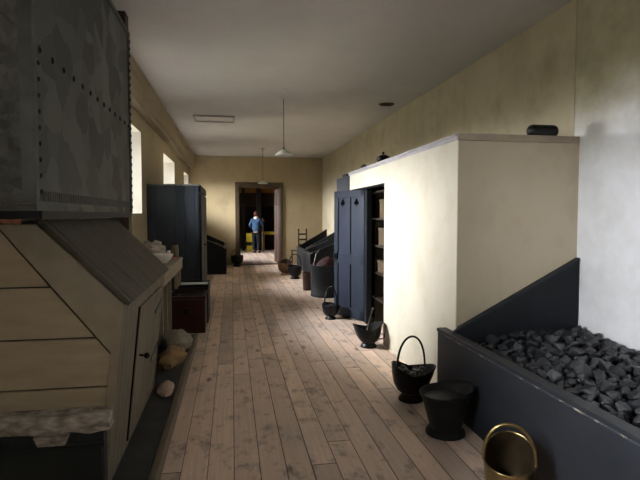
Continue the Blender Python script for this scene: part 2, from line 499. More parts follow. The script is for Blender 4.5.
# end doorway frame
mb = MB()
for x0, x1 in ((DX0 - .12, DX0), (DX1, DX1 + .08)):
    mb.box(x0, x1, EY - .035, EY + .0, 0, DZ + .11)
mb.box(DX0 - .12, DX1 + .08, EY - .045, EY, DZ, DZ + .115)
mb.box(DX0 - .01, DX0 + .03, EY, EY + .2, 0, DZ).box(DX1 - .03, DX1 + .01, EY, EY + .2, 0, DZ).box(DX0, DX1, EY, EY + .2, DZ - .03, DZ + .01)
mb.box(DX0 - .135, DX1 + .095, EY - .06, EY, DZ + .115, DZ + .14)
d1 = struct(mb.build('door_1', M['door_frame'], bevel=.006), 'brown wooden door frame in the end wall')
Tm = Matrix.Translation((DX1 - .03, EY + .12, 0)) @ Matrix.Rotation(math.radians(94), 4, 'Z')
mb = MB(Tm)
mb.box(0, .92, -.018, .018, .02, DZ - .04)
for z0, z1 in ((.12, .95), (1.12, 1.72), (1.84, 2.28)):
    for a in (.08, .50):
        for f in (-1, 1):
            y0, y1 = sorted((f * .018, f * .028))
            mb.box(a, a + .34, y0, y1, z0, z0 + .03).box(a, a + .34, y0, y1, z1 - .03, z1).box(a, a + .03, y0, y1, z0, z1).box(a + .31, a + .34, y0, y1, z0, z1)
lf = mb.build('door_leaf', M['leaf_wood'], d1, bevel=.004)
MB(Tm).ball((.85, .05, 1.02), .032).ball((.85, -.05, 1.02), .032).build('door_knob', M['black'], lf)
struct(MB().box(DX0, DX1, EY - .01, EY + .21, 0, .012).build('trim_2', M['brown_wood']), 'worn wooden threshold of the end doorway')

# far room
fy0, fy1 = EY + .2, 23.6
mb = MB()
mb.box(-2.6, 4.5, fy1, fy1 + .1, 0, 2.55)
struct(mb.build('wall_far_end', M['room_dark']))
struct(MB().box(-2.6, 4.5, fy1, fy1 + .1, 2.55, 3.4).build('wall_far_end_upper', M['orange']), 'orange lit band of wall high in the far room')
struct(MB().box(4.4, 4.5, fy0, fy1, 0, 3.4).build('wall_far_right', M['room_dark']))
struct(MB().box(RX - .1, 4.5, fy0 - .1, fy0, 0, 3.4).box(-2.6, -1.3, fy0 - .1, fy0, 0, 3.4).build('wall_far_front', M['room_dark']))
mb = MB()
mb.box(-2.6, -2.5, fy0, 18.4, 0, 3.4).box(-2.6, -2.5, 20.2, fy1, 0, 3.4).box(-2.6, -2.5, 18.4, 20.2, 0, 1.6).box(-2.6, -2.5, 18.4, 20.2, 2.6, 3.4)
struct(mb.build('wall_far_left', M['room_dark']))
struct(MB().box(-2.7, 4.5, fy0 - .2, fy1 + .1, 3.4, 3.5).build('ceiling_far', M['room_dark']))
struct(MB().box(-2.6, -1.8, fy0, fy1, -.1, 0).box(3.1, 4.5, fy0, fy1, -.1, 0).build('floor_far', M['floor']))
mb = MB()
mb.box(-2.57, -2.53, 18.4, 20.2, 1.6, 1.65).box(-2.57, -2.53, 18.4, 20.2, 2.55, 2.6)
for y in (18.4, 18.98, 19.56, 20.15): mb.box(-2.57, -2.53, y, y + .05, 1.6, 2.6)
w = struct(mb.build('window_6', M['frame_white']))  # unseen window added to let light into the far room
MB().box(-2.552, -2.548, 18.43, 20.17, 1.63, 2.57).build('glass_pane', M['glass'], w)
tag(MB().box(-2.5, 4.4, 23.3, 23.5, 1.95, 2.5).build('loft_beam', M['brown_wood'], bevel=.01), 'broad dark timber beam crossing high up in the far room', 'beam')
tag(MB().box(1.06, 1.26, 22.45, 22.65, 0, 3.4).build('wooden_post', M['room_dark'], bevel=.01), 'thick dark post in the far room right behind the person', 'post', )
tag(MB().box(.42, .55, 22.45, 22.6, 0, 3.4).build('wooden_post', M['room_dark'], bevel=.01), 'slim dark post at the left inside the far doorway', 'post')

# ---------------------------------------------------------------- plaster closet (partition)
PX, PY, PH = 1.775, 3.83, 2.165
OY0, OY1, OH = 5.82, 7.58, 1.93
PE = 7.62
mb = MB()
mb.box(PX, PX + .1, PY + .015, OY0, 0, PH).box(PX, PX + .1, OY1, PE, 0, PH).box(PX, PX + .1, OY0, OY1, OH, PH)
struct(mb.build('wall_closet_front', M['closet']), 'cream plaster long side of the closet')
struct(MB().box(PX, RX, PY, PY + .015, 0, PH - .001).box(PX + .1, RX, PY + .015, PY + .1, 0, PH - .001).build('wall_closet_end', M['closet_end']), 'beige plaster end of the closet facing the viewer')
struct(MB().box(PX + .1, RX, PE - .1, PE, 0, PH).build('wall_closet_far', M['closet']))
mb = MB()
mb.prism([(PX - .03, PH + .012), (PX - .03, PH + .026), (PX - .02, PH + .03), (PX + .3, PH + .03), (PX + .3, PH), (PX - .008, PH), (PX - .008, PH - .02), (PX - .018, PH + .008)], PY + .0, PE + .02)
mb.box(PX + .3, RX, PY + .0, PE + .02, PH, PH + .03)
struct(mb.build('trim_3', M['cap']), 'grey painted moulding and lid along the closet top')
struct(MB().box(PX - .015, RX - .015, PY - .022, PY - .0, PH - .024, PH + .031).build('trim_4', M['cap_end'], bevel=.004), 'brown cap board over the closet end')
# black lining of the opening
mb = MB()
mb.box(PX + .004, PX + .12, OY0, OY0 + .03, 0, OH).box(PX + .09, PX + .17, 6.96, 7.08, 0, OH).box(PX + .02, PX + .12, OY0, OY1, OH - .02, OH)
dd = struct(mb.build('door_2', M['bunker_dark'], bevel=.004), 'dark frame of the closet doorway')
# blue leaf, folded back
ang = math.atan2(7.73 - 7.10, 1.575 - 1.885)
LW = .70
Tm = Matrix.Translation((1.885, 7.10, .015)) @ Matrix.Rotation(ang, 4, 'Z')
mb = MB(Tm)
LHt = 1.895
st = .085
ya, yb = -.028, .028
mb.box(0, st, ya, yb, 0, LHt).box(LW - st, LW, ya, yb, 0, LHt).box(LW / 2 - .035, LW / 2 + .035, ya, yb, 0, LHt)
mb.box(0, LW, ya, yb, 0, .15).box(0, LW, ya, yb, .80, .95).box(0, LW, ya, yb, LHt - .1, LHt)
mb.box(.01, LW - .01, -.007, .007, .01, LHt - .01)
leaf = mb.build('door_leaf', M['blue_door'], dd, bevel=.004)
leaf['label'] = 'blue painted four-panel leaf folded back'
mb = MB(Tm)
for a in (LW * .27, LW * .73):
    for (dx, dz, r) in ((-.024, 0, .027), (.024, 0, .027), (0, .036, .027), (0, -.036, .015)):
        for f in (-1, 1):
            c = (a + dx, f * .010, LHt - .185 + dz)
            mb.ball(c, r, (1, .25, 1), 10, 6)
mb.build('vent_hole', M['hole_black'], leaf)
mb = MB(Tm)
for f in (-1, 1):
    y0, y1 = sorted((f * .028, f * .055))
    mb.box(LW - .10, LW - .01, y0, y1, .86, .96)
    mb.ball((LW - .055, f * .07, .91), .02)
mb.build('lock', M['black'], leaf, bevel=.003)
# blue boarding further along beyond the plaster
tag(MB().box(PX + .0, RX - .02, PE + .02, 8.62, 0, PH - .0).build('blue_cupboard', M['blue_door'], bevel=.006), 'plain blue-grey cupboard standing behind the open blue door leaf', 'cupboard')
# shelves inside the closet
sh = empty('closet_shelf_unit', (0, 0, 0), 0, 'dark wooden shelf unit inside the closet opening', 'shelf')
mb = MB()
mb.box(2.36, 2.40, 5.5, 7.5, .0, 1.95)
mb.build('back_panel', M['shelf'], sh)
for z in (.35, .72, 1.10, 1.48, 1.86):
    MB().box(2.0, 2.36, 5.95, 7.5, z, z + .03).build('shelf', M['shelf'], sh)
for y in (5.95, 6.98, 7.47):
    MB().box(2.0, 2.36, y, y + .03, 0, 1.95).build('upright', M['shelf'], sh)
for i, (y, z, h, lb) in enumerate([(6.62, 1.13, .24, 'brown card box on the middle shelf of the closet'),
                                   (6.58, 1.51, .25, 'tall brown card box on the upper closet shelf'),
                                   (6.66, .75, .16, 'low brown card box on the closet shelf below the middle')]):
    bx = MB().box(2.03, 2.25, y, y + .3, z, z + h).build('card_box', M['box_card'], bevel=.004)
    tag(bx, lb, 'box')
    MB().box(2.025, 2.255, y - .005, y + .305, z + h - .03, z + h + .004).build('box_lid', M['box_card'], bx)

# ---------------------------------------------------------------- galvanised tank
TX, TY0, TY1, TZ0, TZ1 = -.89, 2.55, 4.80, 1.57, 3.12
tk = empty('water_tank', (-1.03, 3.5, TZ0), 0, 'large riveted galvanised iron tank above the cream lean-to cupboard', 'tank')
def L(o): return Matrix.Translation(-Vector(o.location))
Tt = L(tk)
MB(Tt).box(TX - .01, TX, TY0, TY1, TZ0, TZ1).box(-1.26, TX - .01, TY1 - .01, TY1, TZ0, TZ1).box(-1.27, -1.26, TY0, TY1, TZ0, TZ1).box(-1.26, TX - .01, TY0, TY1, TZ0, TZ0 + .01).build('side_plate', M['zinc_side'], tk)
MB(Tt).box(-1.27, TX - .055, TY0 - .006, TY0 + .004, TZ0, TZ1).build('front_plate', M['zinc_front'], tk)
mb = MB(Tt)
mb.box(TX - .055, TX + .004, TY0 - .012, TY0 + .0, TZ0, TZ1)
mb.box(TX, TX + .006, TY0 - .01, TY0 + .03, TZ0, TZ1).box(TX, TX + .012, TY1 - .05, TY1, TZ0, TZ1)
mb.box(TX - .02, TX + .015, TY0, TY1, TZ1 - .0, TZ1 + .03)
mb.box(-1.27, TX + .015, TY0 - .02, TY0 + .02, TZ1, TZ1 + .03)
mb.tube([(TX + .004, TY0 - .012, TZ0), (TX + .004, TY0 - .012, TZ1)], .007, 8)
mb.tube([(-1.2, TY0 - .012, TZ0 + .03), (TX, TY0 - .012, TZ0 + .03)], .008, 8)
mb.build('corner_strip', M['zinc_trim'], tk)
plate = [c for c in tk.children if c.name.startswith('side_plate')][0]
rv = MB().ball((0, 0, 0), 1, (.55, 1, 1), 10, 6).build('rivet', M['black'], plate, smooth=True)
spots = [(TX + .002, TY0 + .09 + k * .175, 2.33, .019) for k in range(13)]
spots += [(TX + .012, TY1 - .025, TZ0 + .05 + k * .063, .017) for k in range(24)]
spots += [(TX + .006, TY0 + .055, TZ0 + .09 + k * .075, .013) for k in range(9)]
for k, (x, y, z, r_) in enumerate(spots):
    q = rv
    if k:
        q = rv.copy()
        COL.objects.link(q)
    q.location = Tt @ Vector((x, y, z))
    q.scale = (r_, r_, r_)
mb = MB(Tt)
for k in range(64):
    y = TY0 + .05 + k * .0335
    mb.box(TX, TX + .005, y, y + .017, TZ0 + .045, TZ0 + .095)
mb.build('ribbed_seam', M['zinc_trim'], tk)
tag(MB().box(-1.26, TX + .01, TY0 + .04, TY1 - .02, 1.53, TZ0).build('tank_bearer', M['bunker_dark']), 'black timber bearer directly under the galvanised tank', 'beam')
tag(MB().box(-1.06, TX - .025, 4.82, 4.96, 0, CZ).build('tank_post', M['brown_wood'], bevel=.004), 'dark timber post rising to the ceiling behind the tank', 'post')
pp = MB().tube([(-1.19, 2.62, 1.535), (-1.10, 2.62, 1.535), (-1.02, 2.62, 1.535)], .02, 12)
pp.tube([(-1.06, 2.62, 1.535), (-1.02, 2.62, 1.535)], .03, 6)
pp.ball((-1.01, 2.62, 1.53), .03)
tag(pp.build('pipe_fitting', simple('rusty_iron', (.22, .09, .05), (.12, .05, .03), 14, .8), smooth=True), 'rusty pipe fitting poking out under the galvanised tank', 'pipe')

# ---------------------------------------------------------------- cream lean-to cupboard
lt = empty('lean_to_cupboard', (-.9, 3.6, .0), 0, 'cream boarded lean-to cupboard with sloping top beneath the galvanised tank', 'cupboard')
Tl = L(lt)
CY0, CY1 = 2.78, 4.44
EXX, EZ, RXX, RZ = -.56, 1.085, -.97, 1.505
bat = .105
def sideX(z): return EXX - bat * (EZ - z)
Tb = Tl @ Matrix.Translation((EXX, 0, EZ)) @ Matrix.Rotation(math.atan(bat), 4, 'Y')
HB = EZ - .09
MB(Tb).box(-.025, 0, CY0, CY1, -HB, 0).build('side_boards', M['cream_side'], lt)
Ty0, Ty1, tz0, tz1 = 3.27, 4.22, -.94, -.10
mb = MB(Tb)
mb.box(0, .014, Ty0, Ty1, tz0, tz1)
dr = mb.build('door', M['cream_side'], lt, bevel=.003)
mb = MB(Tb)
mb.box(.0, .010, Ty0 - .010, Ty0, tz0, tz1)
mb.build('door_gap', M['black'], lt)
for z in (-.26, -.62):
    mb = MB(Tb)
    mb.prism([(Ty1 + .04, z + .06), (Ty1 + .04, z - .06), (Ty1 - .02, z - .05), (Ty1 - .28, z - .012), (Ty1 - .28, z + .012), (Ty1 - .02, z + .05)], .014, .020, 'x')
    mb.build('strap_hinge', M['black'], dr)
mb = MB(Tb)
mb.tube([(.014, Ty0 + .10, -.43), (.05, Ty0 + .10, -.43)], .008, 8)
mb.ball((.06, Ty0 + .10, -.43), .02)
mb.build('door_knob', M['black'], dr, smooth=True)
# roof
sl = math.atan2(RZ - EZ, EXX - RXX)
Tr = Tl @ Matrix.Translation((EXX + .01, 0, EZ)) @ Matrix.Rotation(sl, 4, 'Y')
RL = math.hypot(RZ - EZ, EXX - RXX) + .01
mb = MB(Tr)
cuts = [CY0 - .012, CY0 + .07, CY0 + .42, CY0 + .78, CY0 + 1.12, CY0 + 1.42, CY1 + .012]
for a, b in zip(cuts, cuts[1:]):
    mb.box(-RL, .014, a + .006, b - .006, .0, .022)
mb.build('sloping_top', M['cream_roof'], lt, bevel=.003)
MB(Tr).box(-RL, .0, CY0 + .01, CY1, -.006, .006).build('top_backing', M['black'], lt)
MB(Tl).box(-1.27, RXX + .0, CY0, CY1, RZ - .03, RZ).build('flat_top', M['cream_roof'], lt)
# gable boards
def gx(z):
    r = sideX(z) - .035
    return r
mb = MB(Tl)
zb = [.54, .65, .91, 1.18, 1.50]
for z0, z1 in zip(zb, zb[1:]):
    z0 += .004
    z1 -= .004
    pts = [(-1.27, z0)]
    def lim(z):
        s_ = gx(z)
        if z > EZ - .02: s_ = min(s_, EXX - (z - EZ) - .04)
        return s_
    pts.append((lim(z0), z0))
    if z0 < EZ < z1: pts.append((gx(EZ) - .01, EZ))
    pts.append((lim(z1), z1))
    pts.append((-1.27, z1))
    mb.prism(pts, CY0 + .012, CY0 + .03)
mb.build('gable_boards', M['cream_gable'], lt, bevel=.003)
MB(Tl).prism([(-1.19, .5), (sideX(.5) - .03, .5), (EXX - .04, EZ), (-.98, 1.49), (-1.19, 1.49)], CY0 + .03, CY0 + .035).build('gable_backing', M['bunker_dark'], lt)
MB(Tl).prism([(-1.16, 1.49), (sideX(.80) - .03, .805), (sideX(.80) - .03, .82), (-1.16, 1.502)], CY0 - .0, CY0 + .011).build('shadow_gap_strip', M['brown_wood'], lt)  # dark strip painted in as the shadow gap under the barge board
MB(Tl).prism([(-1.16, 1.502), (-.975, 1.502), (EXX, EZ), (sideX(.80) - .03, .82)], CY0 - .004, CY0 + .012).build('barge_board', M['cream_trim'], lt, bevel=.003)
MB(Tl).prism([(sideX(.1) - .05, .1), (sideX(.1), .1), (EXX, EZ), (sideX(.84) - .045, .84)], CY0 - .003, CY0 + .012).build('corner_board', M['cream_trim'], lt, bevel=.003)
MB(Tl).box(-1.27, -.67, CY1 - .02, CY1, .1, 1.07).build('far_side', M['cream_trim'], lt)
# stone ledge and iron base in front
mb = MB()
n = 22
rows = []
vs, fs = [], []
for i in range(n + 1):
    x = -1.27 + (.645) * i / n
    for (y, z) in ((2.80, .455), (2.70, .45), (2.685, .50), (2.70, .542), (2.80, .547)):
        q = noise.noise(Vector((x * 9, y * 20, z * 14))) * .014
        vs.append((x, y + q, z + q * .8))
for i in range(n):
    for k in range(5):
        j = (k + 1) % 5
        fs.append((i * 5 + k, i * 5 + j, i * 5 + 5 + j, i * 5 + 5 + k))
fs.append((0, 1, 2, 3, 4))
fs.append(tuple(n * 5 + k for k in (4, 3, 2, 1, 0)))
mb.add(vs, fs)
tag(mb.build('stone_ledge', M['white_stone'], smooth=True), 'rough whitewashed stone ledge across the front of the cream cupboard', 'ledge')
ib = MB().box(-1.27, -.655, 2.70, 2.775, 0, .45).box(-1.27, -.645, 2.665, 2.70, .385, .40).box(-1.27, -.66, 2.685, 2.70, 0, .385).build('low_iron_panel', M['iron_base'], bevel=.004)  # low dark panel below the ledge, its use not identified
tag(ib, 'black iron panel under the whitewashed stone ledge', 'cupboard')
MB().prism([(-.975, .452), (-.815, .452), (-.83, .405), (-.955, .405)], 2.662, 2.70).build('pale_plate', M['white_stone'], ib)

# low platform
pf = empty('low_platform', (-.8, 4.9, 0), 0, 'low dark platform along the floor beside the cream cupboard', 'platform')
Tp = L(pf)
MB(Tp).box(-1.27, -.47, 2.79, 6.38, 0, .09).build('top_slab', M['platform'], pf, bevel=.005)
MB(Tp).box(-.47, -.425, 2.3, 6.38, 0, .10).build('edge_rail', M['platform_edge'], pf, bevel=.008)

# bench counter
bc = empty('plank_counter', (-.95, 5.9, 0), 0, 'cream wooden counter against the left wall beyond the lean-to cupboard', 'counter')
Tc = L(bc)
MB(Tc).box(-1.27, -.70, 5.0, 7.50, .91, .95).build('counter_top', M['cream_trim'], bc, bevel=.005)
MB(Tc).box(-.725, -.705, 5.0, 7.49, .80, .91).build('fascia', M['cream_trim'], bc, bevel=.003)
MB(Tc).box(-1.27, -.725, 7.46, 7.49, .80, .91).build('end_rail', M['cream_trim'], bc)
for y in (5.04, 5.9, 6.3, 6.7):
    MB(Tc).box(-.83, -.775, y, y + .055, .09 if y < 6.3 else 0.0, .80).build('leg', M['cream_trim'], bc, bevel=.003)
MB(Tc).box(-1.27, -.85, 5.04, 6.75, .3, .32).build('lower_shelf', M['brown_wood'], bc)
for y in (7.0, 7.25, 7.44): MB(Tc).box(-.765, -.725, y, y + .04, .565, .80).build('drop_rail', M['cream_trim'], bc)

# things on the counter
def lump(name, mat, loc, size, seed, rz=0, amp=.25, freq=3.0, flat=.5, parent=None, smooth=True, seg=28):
    b = bmesh.new()
    bmesh.ops.create_uvsphere(b, u_segments=seg, v_segments=seg // 2 + 2, radius=1)
    for v in b.verts:
        q = noise.noise(v.co * freq + Vector((seed * 3.1, seed, 0))) * amp + noise.noise(v.co * freq * 2.3 + Vector((seed, 5, 1))) * amp * .5
        v.co *= 1 + q
        if v.co.z < -flat: v.co.z = -flat - (abs(v.co.z) - flat) * .05
        v.co.x *= size[0]; v.co.y *= size[1]; v.co.z *= size[2]
    zmin = min(v.co.z for v in b.verts)
    for v in b.verts: v.co.z -= zmin
    m = MB()
    m.b.free()
    m.b = b
    o = m.build(name, mat, parent, smooth=smooth)
    o.location = loc
    o.rotation_euler = (0, 0, rz)
    return o
cl = lump('linen_bundle', M['linen'], (-1.05, 7.1, .95), (.18, .22, .16), 3, .3, .3, 3.5)
tag(cl, 'rolled bundle of grey crumpled cloth lying on the counter', 'cloth bundle')
mb = MB()
mb.lathe([(.055, 0), (.06, .012), (.10, .05), (.125, .10), (.13, .112), (.122, .112), (.095, .052), (.05, .02), (.0, .018)], 32, cap1=False)
bw = mb.build('wash_bowl', M['china'], smooth=True)
bw.location = (-.855, 6.6, .95)
tag(bw, 'white china bowl at the edge of the counter', 'bowl')
jr = empty('storage_jar', (-.79, 7.38, .95), 0, 'tall amber brown jar with dark lid near the far end of the counter', 'jar')
MB().lathe([(.04, 0), (.046, .01), (.046, .15), (.038, .17), (.036, .185)], 24).build('jar_body', M['jar_brown'], jr, smooth=True)
MB().lathe([(.044, .185), (.046, .19), (.046, .215), (.03, .222)], 24).build('jar_lid', M['black_dull'], jr, smooth=True)
pt = MB().lathe([(.026, 0), (.028, .01), (.028, .075), (.022, .09), (.024, .10), (.024, .115), (.0, .118)], 20, cap1=False).build('small_pot', M['china'], smooth=True)
pt.location = (-.855, 7.2, .95)
tag(pt, 'small white pot standing between the bowl and the amber jar', 'pot')
so = lump('soap_bar', M['pink'], (-.79, 7.2, .95), (.032, .04, .018), 2, 0, .05)
tag(so, 'small pink bar on the counter corner below the amber jar', 'soap')

# sacks on platform
sk = empty('grey_sack', (-.615, 5.78, .09), .1, 'plump grey sack lying at the far end of the low platform', 'sack')
lump('sack_body', M['sack'], (0, 0, 0), (.17, .32, .105), 5, 0, .18, 1.6, .6, sk)
MB().tube([(.10, -.14, .09), (.15, -.10, .075), (.16, .02, .07), (.14, .16, .07)], .008, 6).build('seam', M['sack'], sk, smooth=True)
tag(lump('yellow_sack', M['yellow_sack'], (-.60, 5.12, .09), (.12, .30, .095), 9, -.2, .22, 2.2, .55), 'folded yellow-brown sack in front of the grey sack on the platform', 'sack')
tag(lump('pink_sack', M['pink_sack'], (-.55, 4.30, .09), (.065, .15, .05), 12, 0, .2, 2, .5), 'small pinkish cloth bundle nearest on the low platform', 'cloth bundle')

# chests
def chest(name, x0, x1, y0, y1, h, mat, label, group=None):
    r = empty(name, ((x0 + x1) / 2, (y0 + y1) / 2, 0), 0, label, 'chest')
    Tq = L(r)
    MB(Tq).box(x0, x1, y0, y1, 0, h - .045).build('body', mat, r, bevel=.006)
    ld = MB(Tq).box(x0 - .006, x1 + .006, y0 - .006, y1 + .006, h - .043, h).build('lid', mat, r, bevel=.006)
    MB(Tq).box(x0 + .03, x1 - .03, y0 + .03, y1 - .03, h, h + .002).build('lid_panel', M['chest_top'], ld)
    xm = (x0 + x1) / 2
    mb = MB(Tq)
    mb.box(xm - .035, xm + .035, y0 - .012, y0, h * .52, h * .68)
    mb.tube([(xm - .05, y0 - .01, h * .6), (xm - .045, y0 - .025, h * .5), (xm + .045, y0 - .025, h * .5), (xm + .05, y0 - .01, h * .6)], .006, 6)
    mb.build('handle', M['black'], r)
    return r
chest('wooden_chest', -.84, -.36, 6.80, 7.36, .49, M['chest'], 'dark red-brown chest with black handle beyond the platform')
chest('dark_chest', -.80, -.345, 7.42, 8.0, .555, M['black_dull'], 'dark chest between the red-brown chest and the wardrobe, paper on it')
tag(MB().box(-.77, -.36, 7.45, 7.66, .558, .563).build('paper_sheet', M['paper']), 'pale sheet of paper lying on the dark chest', 'paper')

# wardrobe
wr = empty('plank_wardrobe', (-.85, 8.7, 0), 0, 'tall blue-black planked wardrobe standing against the left wall', 'wardrobe')
Tw = L(wr)
w0, w1, wy0, wy1, wh = -1.27, -.505, 8.08, 9.9, 2.0
MB(Tw).box(w0, w1, wy0, wy0 + .03, .0, wh).build('end_panel', M['blue_black'], wr)
MB(Tw).box(w0, w1 - .0, wy0 + .03, wy1, .0, wh).build('body', M['blue_black_y'], wr)
MB(Tw).box(w0, w1 + .02, wy0 - .02, wy1 + .02, wh, wh + .022).build('top_board', simple('dusty_grey_board', (.20, .20, .18), (.10, .10, .09), 20, .8), wr)
MB(Tw).box(w1, w1 + .03, wy0 + .02, wy1, wh - .09, wh).box(w1, w1 + .04, wy0 + .02, wy0 + .05, 0, wh - .12).build('cornice', M['blue_black_y'], wr, bevel=.005)
for y in (wy0 + .1, wy0 + 1.0):
    dq = MB(Tw).box(w1, w1 + .03, y, y + .8, .08, wh - .12).build('door', M['blue_black_y'], wr, bevel=.004)
    MB(Tw).ball((w1 + .05, y + .72, 1.05), .02).build('door_knob', M['black'], dq, smooth=True)

# ---------------------------------------------------------------- coal bunkers
def bunker(name, label, side, xf, xw, y0, y1, zf, zw, endy, front_mat, yext=None):
    """side=+1 right wall, -1 left wall; front board at xf; end board at endy rising to zw at the wall"""
    r = empty(name, ((xf + xw) / 2, (y0 + y1) / 2, 0), 0, label, 'coal bunker')
    Tq = L(r)
    t = .035 * side
    a, b = sorted((xf, xf + t))
    fb = MB(Tq).box(a, b, y0, yext or y1, 0, zf - .03).build('front_board', front_mat, r)
    a, b = sorted((xf - .012 * side, xf + .075 * side))
    MB(Tq).box(a, b, y0, yext or y1, zf - .03, zf).build('top_rail', M['bunker_rail'], r, bevel=.006)
    MB(Tq).box(min(xf - .0125 * side, xf - .0145 * side), max(xf - .0125 * side, xf - .0145 * side), y0, y1, zf - .030, zf - .021).build('worn_edge', M['worn'], r)
    for ey in endy:
        lo = zf + .05
        MB(Tq).prism([(xf + .035 * side, 0), (xf + .035 * side, zf), (xf + .12 * side, lo), (xw, zw), (xw, 0)], ey - .02, ey + .02).build('end_board', M['bunker_dark'], r)
        mb = MB(Tq)
        mb.prism([(xf + .09 * side, lo - .03), (xf + .09 * side, lo - .008), (xw, zw + .022), (xw, zw)], ey - .026, ey + .024)
        mb.build('end_rail', M['bunker_rail'], r, bevel=.003)
    return r
BX = 1.69
bunker('coal_bunker', 'long slate-blue wooden coal bunker beside the closet end, in the foreground', 1, BX, RX - .012, .5, PY - .005, .61, 1.175, [PY - .03, .52], M['bunker'], 4.0)
bunker('coal_bunker', 'blue-grey coal bunker far along the right wall near the end doorway', 1, 1.92, RX - .012, 13.7, 15.25, .60, 1.10, [15.22, 13.72], M['bunker'])
bunker('coal_bunker', 'low dark coal box standing out from the far right bunker', 1, 1.67, 2.26, 10.95, 12.0, .70, .93, [11.98, 10.97], M['bunker_dark'])
bunker('coal_bunker', 'dark coal bunker in the far left corner beyond the wardrobe', -1, -.16, WX, 13.5, 15.97, .68, 1.17, [15.93, 13.52], M['bunker_dark'])

# coal lumps: eight base shapes
def coal_mesh(seed):
    rnd = random.Random(seed)
    b = bmesh.new()
    for k in range(15):
        v = Vector((rnd.gauss(0, 1), rnd.gauss(0, 1), rnd.gauss(0, 1))).normalized()
        v = v * rnd.uniform(.8, 1.08)
        b.verts.new((v.x * 1.1, v.y * .9, v.z * .8))
    h = bmesh.ops.convex_hull(b, input=b.verts)
    for gkey in ('geom_interior', 'geom_unused'):
        vv = [q for q in h[gkey] if isinstance(q, bmesh.types.BMVert)]
        bmesh.ops.delete(b, geom=[q for q in vv if q.is_valid], context='VERTS')
    bmesh.ops.dissolve_limit(b, angle_limit=math.radians(16), verts=b.verts, edges=b.edges)
    bmesh.ops.bevel(b, geom=list(b.edges), offset=.05, segments=1, affect='EDGES')
    bmesh.ops.recalc_face_normals(b, faces=b.faces)
    me = D.meshes.new('coal_lump')
    b.to_mesh(me)
    b.free()
    me.materials.append(M['coal'])
    return me
CM = [coal_mesh(s_) for s_ in range(10)]
def heap_z(x, y):
    u = (x - BX) / (RX - BX)
    z = .47 + .11 * math.sin(min(1, max(0, u)) * PI * .55) + .05 * noise.noise(Vector((x * 2.2, y * 1.8, 0)))
    return z
# rubble bed (uncountable small coal)
def rubble(name, label, x0, x1, y0, y1, hz, nlump, size, seed, bed_only=False):
    rnd = random.Random(seed)
    mb = MB()
    nx, ny = 26, int(26 * (y1 - y0) / (x1 - x0))
    vs = [(x0 + (x1 - x0) * i / nx, y0 + (y1 - y0) * j / ny, 0) for j in range(ny + 1) for i in range(nx + 1)]
    vs = [(x, y, hz(x, y) - .045 + .02 * noise.noise(Vector((x * 20, y * 20, 1)))) for x, y, _ in vs]
    fs = [(j * (nx + 1) + i, j * (nx + 1) + i + 1, (j + 1) * (nx + 1) + i + 1, (j + 1) * (nx + 1) + i) for j in range(ny) for i in range(nx)]
    mb.add(vs, fs)
    for k in range(nlump):
        x, y = rnd.uniform(x0 + size, x1 - size), rnd.uniform(y0 + size, y1 - size)
        s_ = size * rnd.uniform(.5, 1.1)
        me = rnd.choice(CM)
        m = Matrix.Translation((x, y, hz(x, y) - .02 + rnd.uniform(-.3, .2) * s_)) @ Matrix.Rotation(rnd.uniform(0, 6.28), 4, (rnd.random() - .5, rnd.random() - .5, rnd.random() - .5)) @ Matrix.Diagonal((s_, s_, s_, 1))
        mb.add([tuple(m @ v.co) for v in me.vertices], [tuple(p.vertices) for p in me.polygons])
    o = mb.build(name, M['coal'])
    tag(o, label, 'coal', kind='stuff')
    return o
rubble('coal_rubble', 'small broken coal filling the gaps between the lumps in the foreground bunker', BX + .04, RX - .01, .56, PY - .06, heap_z, 2600, .030, 5)
def hr(x, y): return .44 + .42 * (x - 1.95) / .85
rubble('coal_heap', 'heaped coal in the far bunker along the right wall', 1.96, RX - .03, 13.75, 15.19, hr, 260, .05, 8)
def hq(x, y): return .60 + .22 * (x - 1.7) / .55
rubble('coal_heap', 'coal filling the low dark box before the far right bunker', 1.71, 2.23, 11.0, 11.95, hq, 120, .05, 10)
def hl(x, y): return .62 + .30 * (-.2 - x) / 1.0
rubble('coal_heap', 'heaped coal in the far left corner bunker', WX + .01, -.2, 13.56, 15.9, hl, 320, .05, 9)
# 300 lumps laid over the visible heap, largest first, kept apart
rnd = random.Random(21)
placed = []
tries = 0
while len(placed) < 300 and tries < 60000:
    tries += 1
    s_ = .058 if tries < 160 else (.046 if tries < 1500 else (.037 if tries < 9000 else .030))
    s_ *= rnd.uniform(.8, 1.15)
    x, y = rnd.uniform(BX + .085 + s_, RX - .012 - s_ * 1.1), rnd.uniform(1.72, PY - .06 - s_ * 1.1)
    # keep nearer the viewer's side only what the frame shows
    if y < 1.72 + (x - BX) * .45 - .1: continue
    ok = True
    for (a, b, c) in placed:
        if (a - x) ** 2 + (b - y) ** 2 < ((c + s_) * .80) ** 2:
            ok = False
            break
    if ok: placed.append((x, y, s_))
for (x, y, s_) in placed:
    o = D.objects.new('coal_lump', rnd.choice(CM))
    COL.objects.link(o)
    o.scale = (s_, s_, s_)
    o.rotation_euler = (rnd.uniform(-.5, .5), rnd.uniform(-.5, .5), rnd.uniform(0, 6.28))
    o.location = (x, y, heap_z(x, y) + s_ * .28 + rnd.uniform(0, .018))
    size_w = 'large' if s_ > .047 else ('middling' if s_ > .037 else 'small')
    zone_y = 'close to the sloping end board' if y > 3.25 else ('around the middle of the heap' if y > 2.5 else 'on the nearest part of the heap')
    zone_x = 'just inside the front rail' if x < BX + .38 else ('against the right wall' if x > RX - .38 else 'midway across the heap')
    tag(o, size_w + ' angular coal lump ' + zone_y + ', ' + zone_x, 'coal lump', 'coal lumps on the foreground heap')

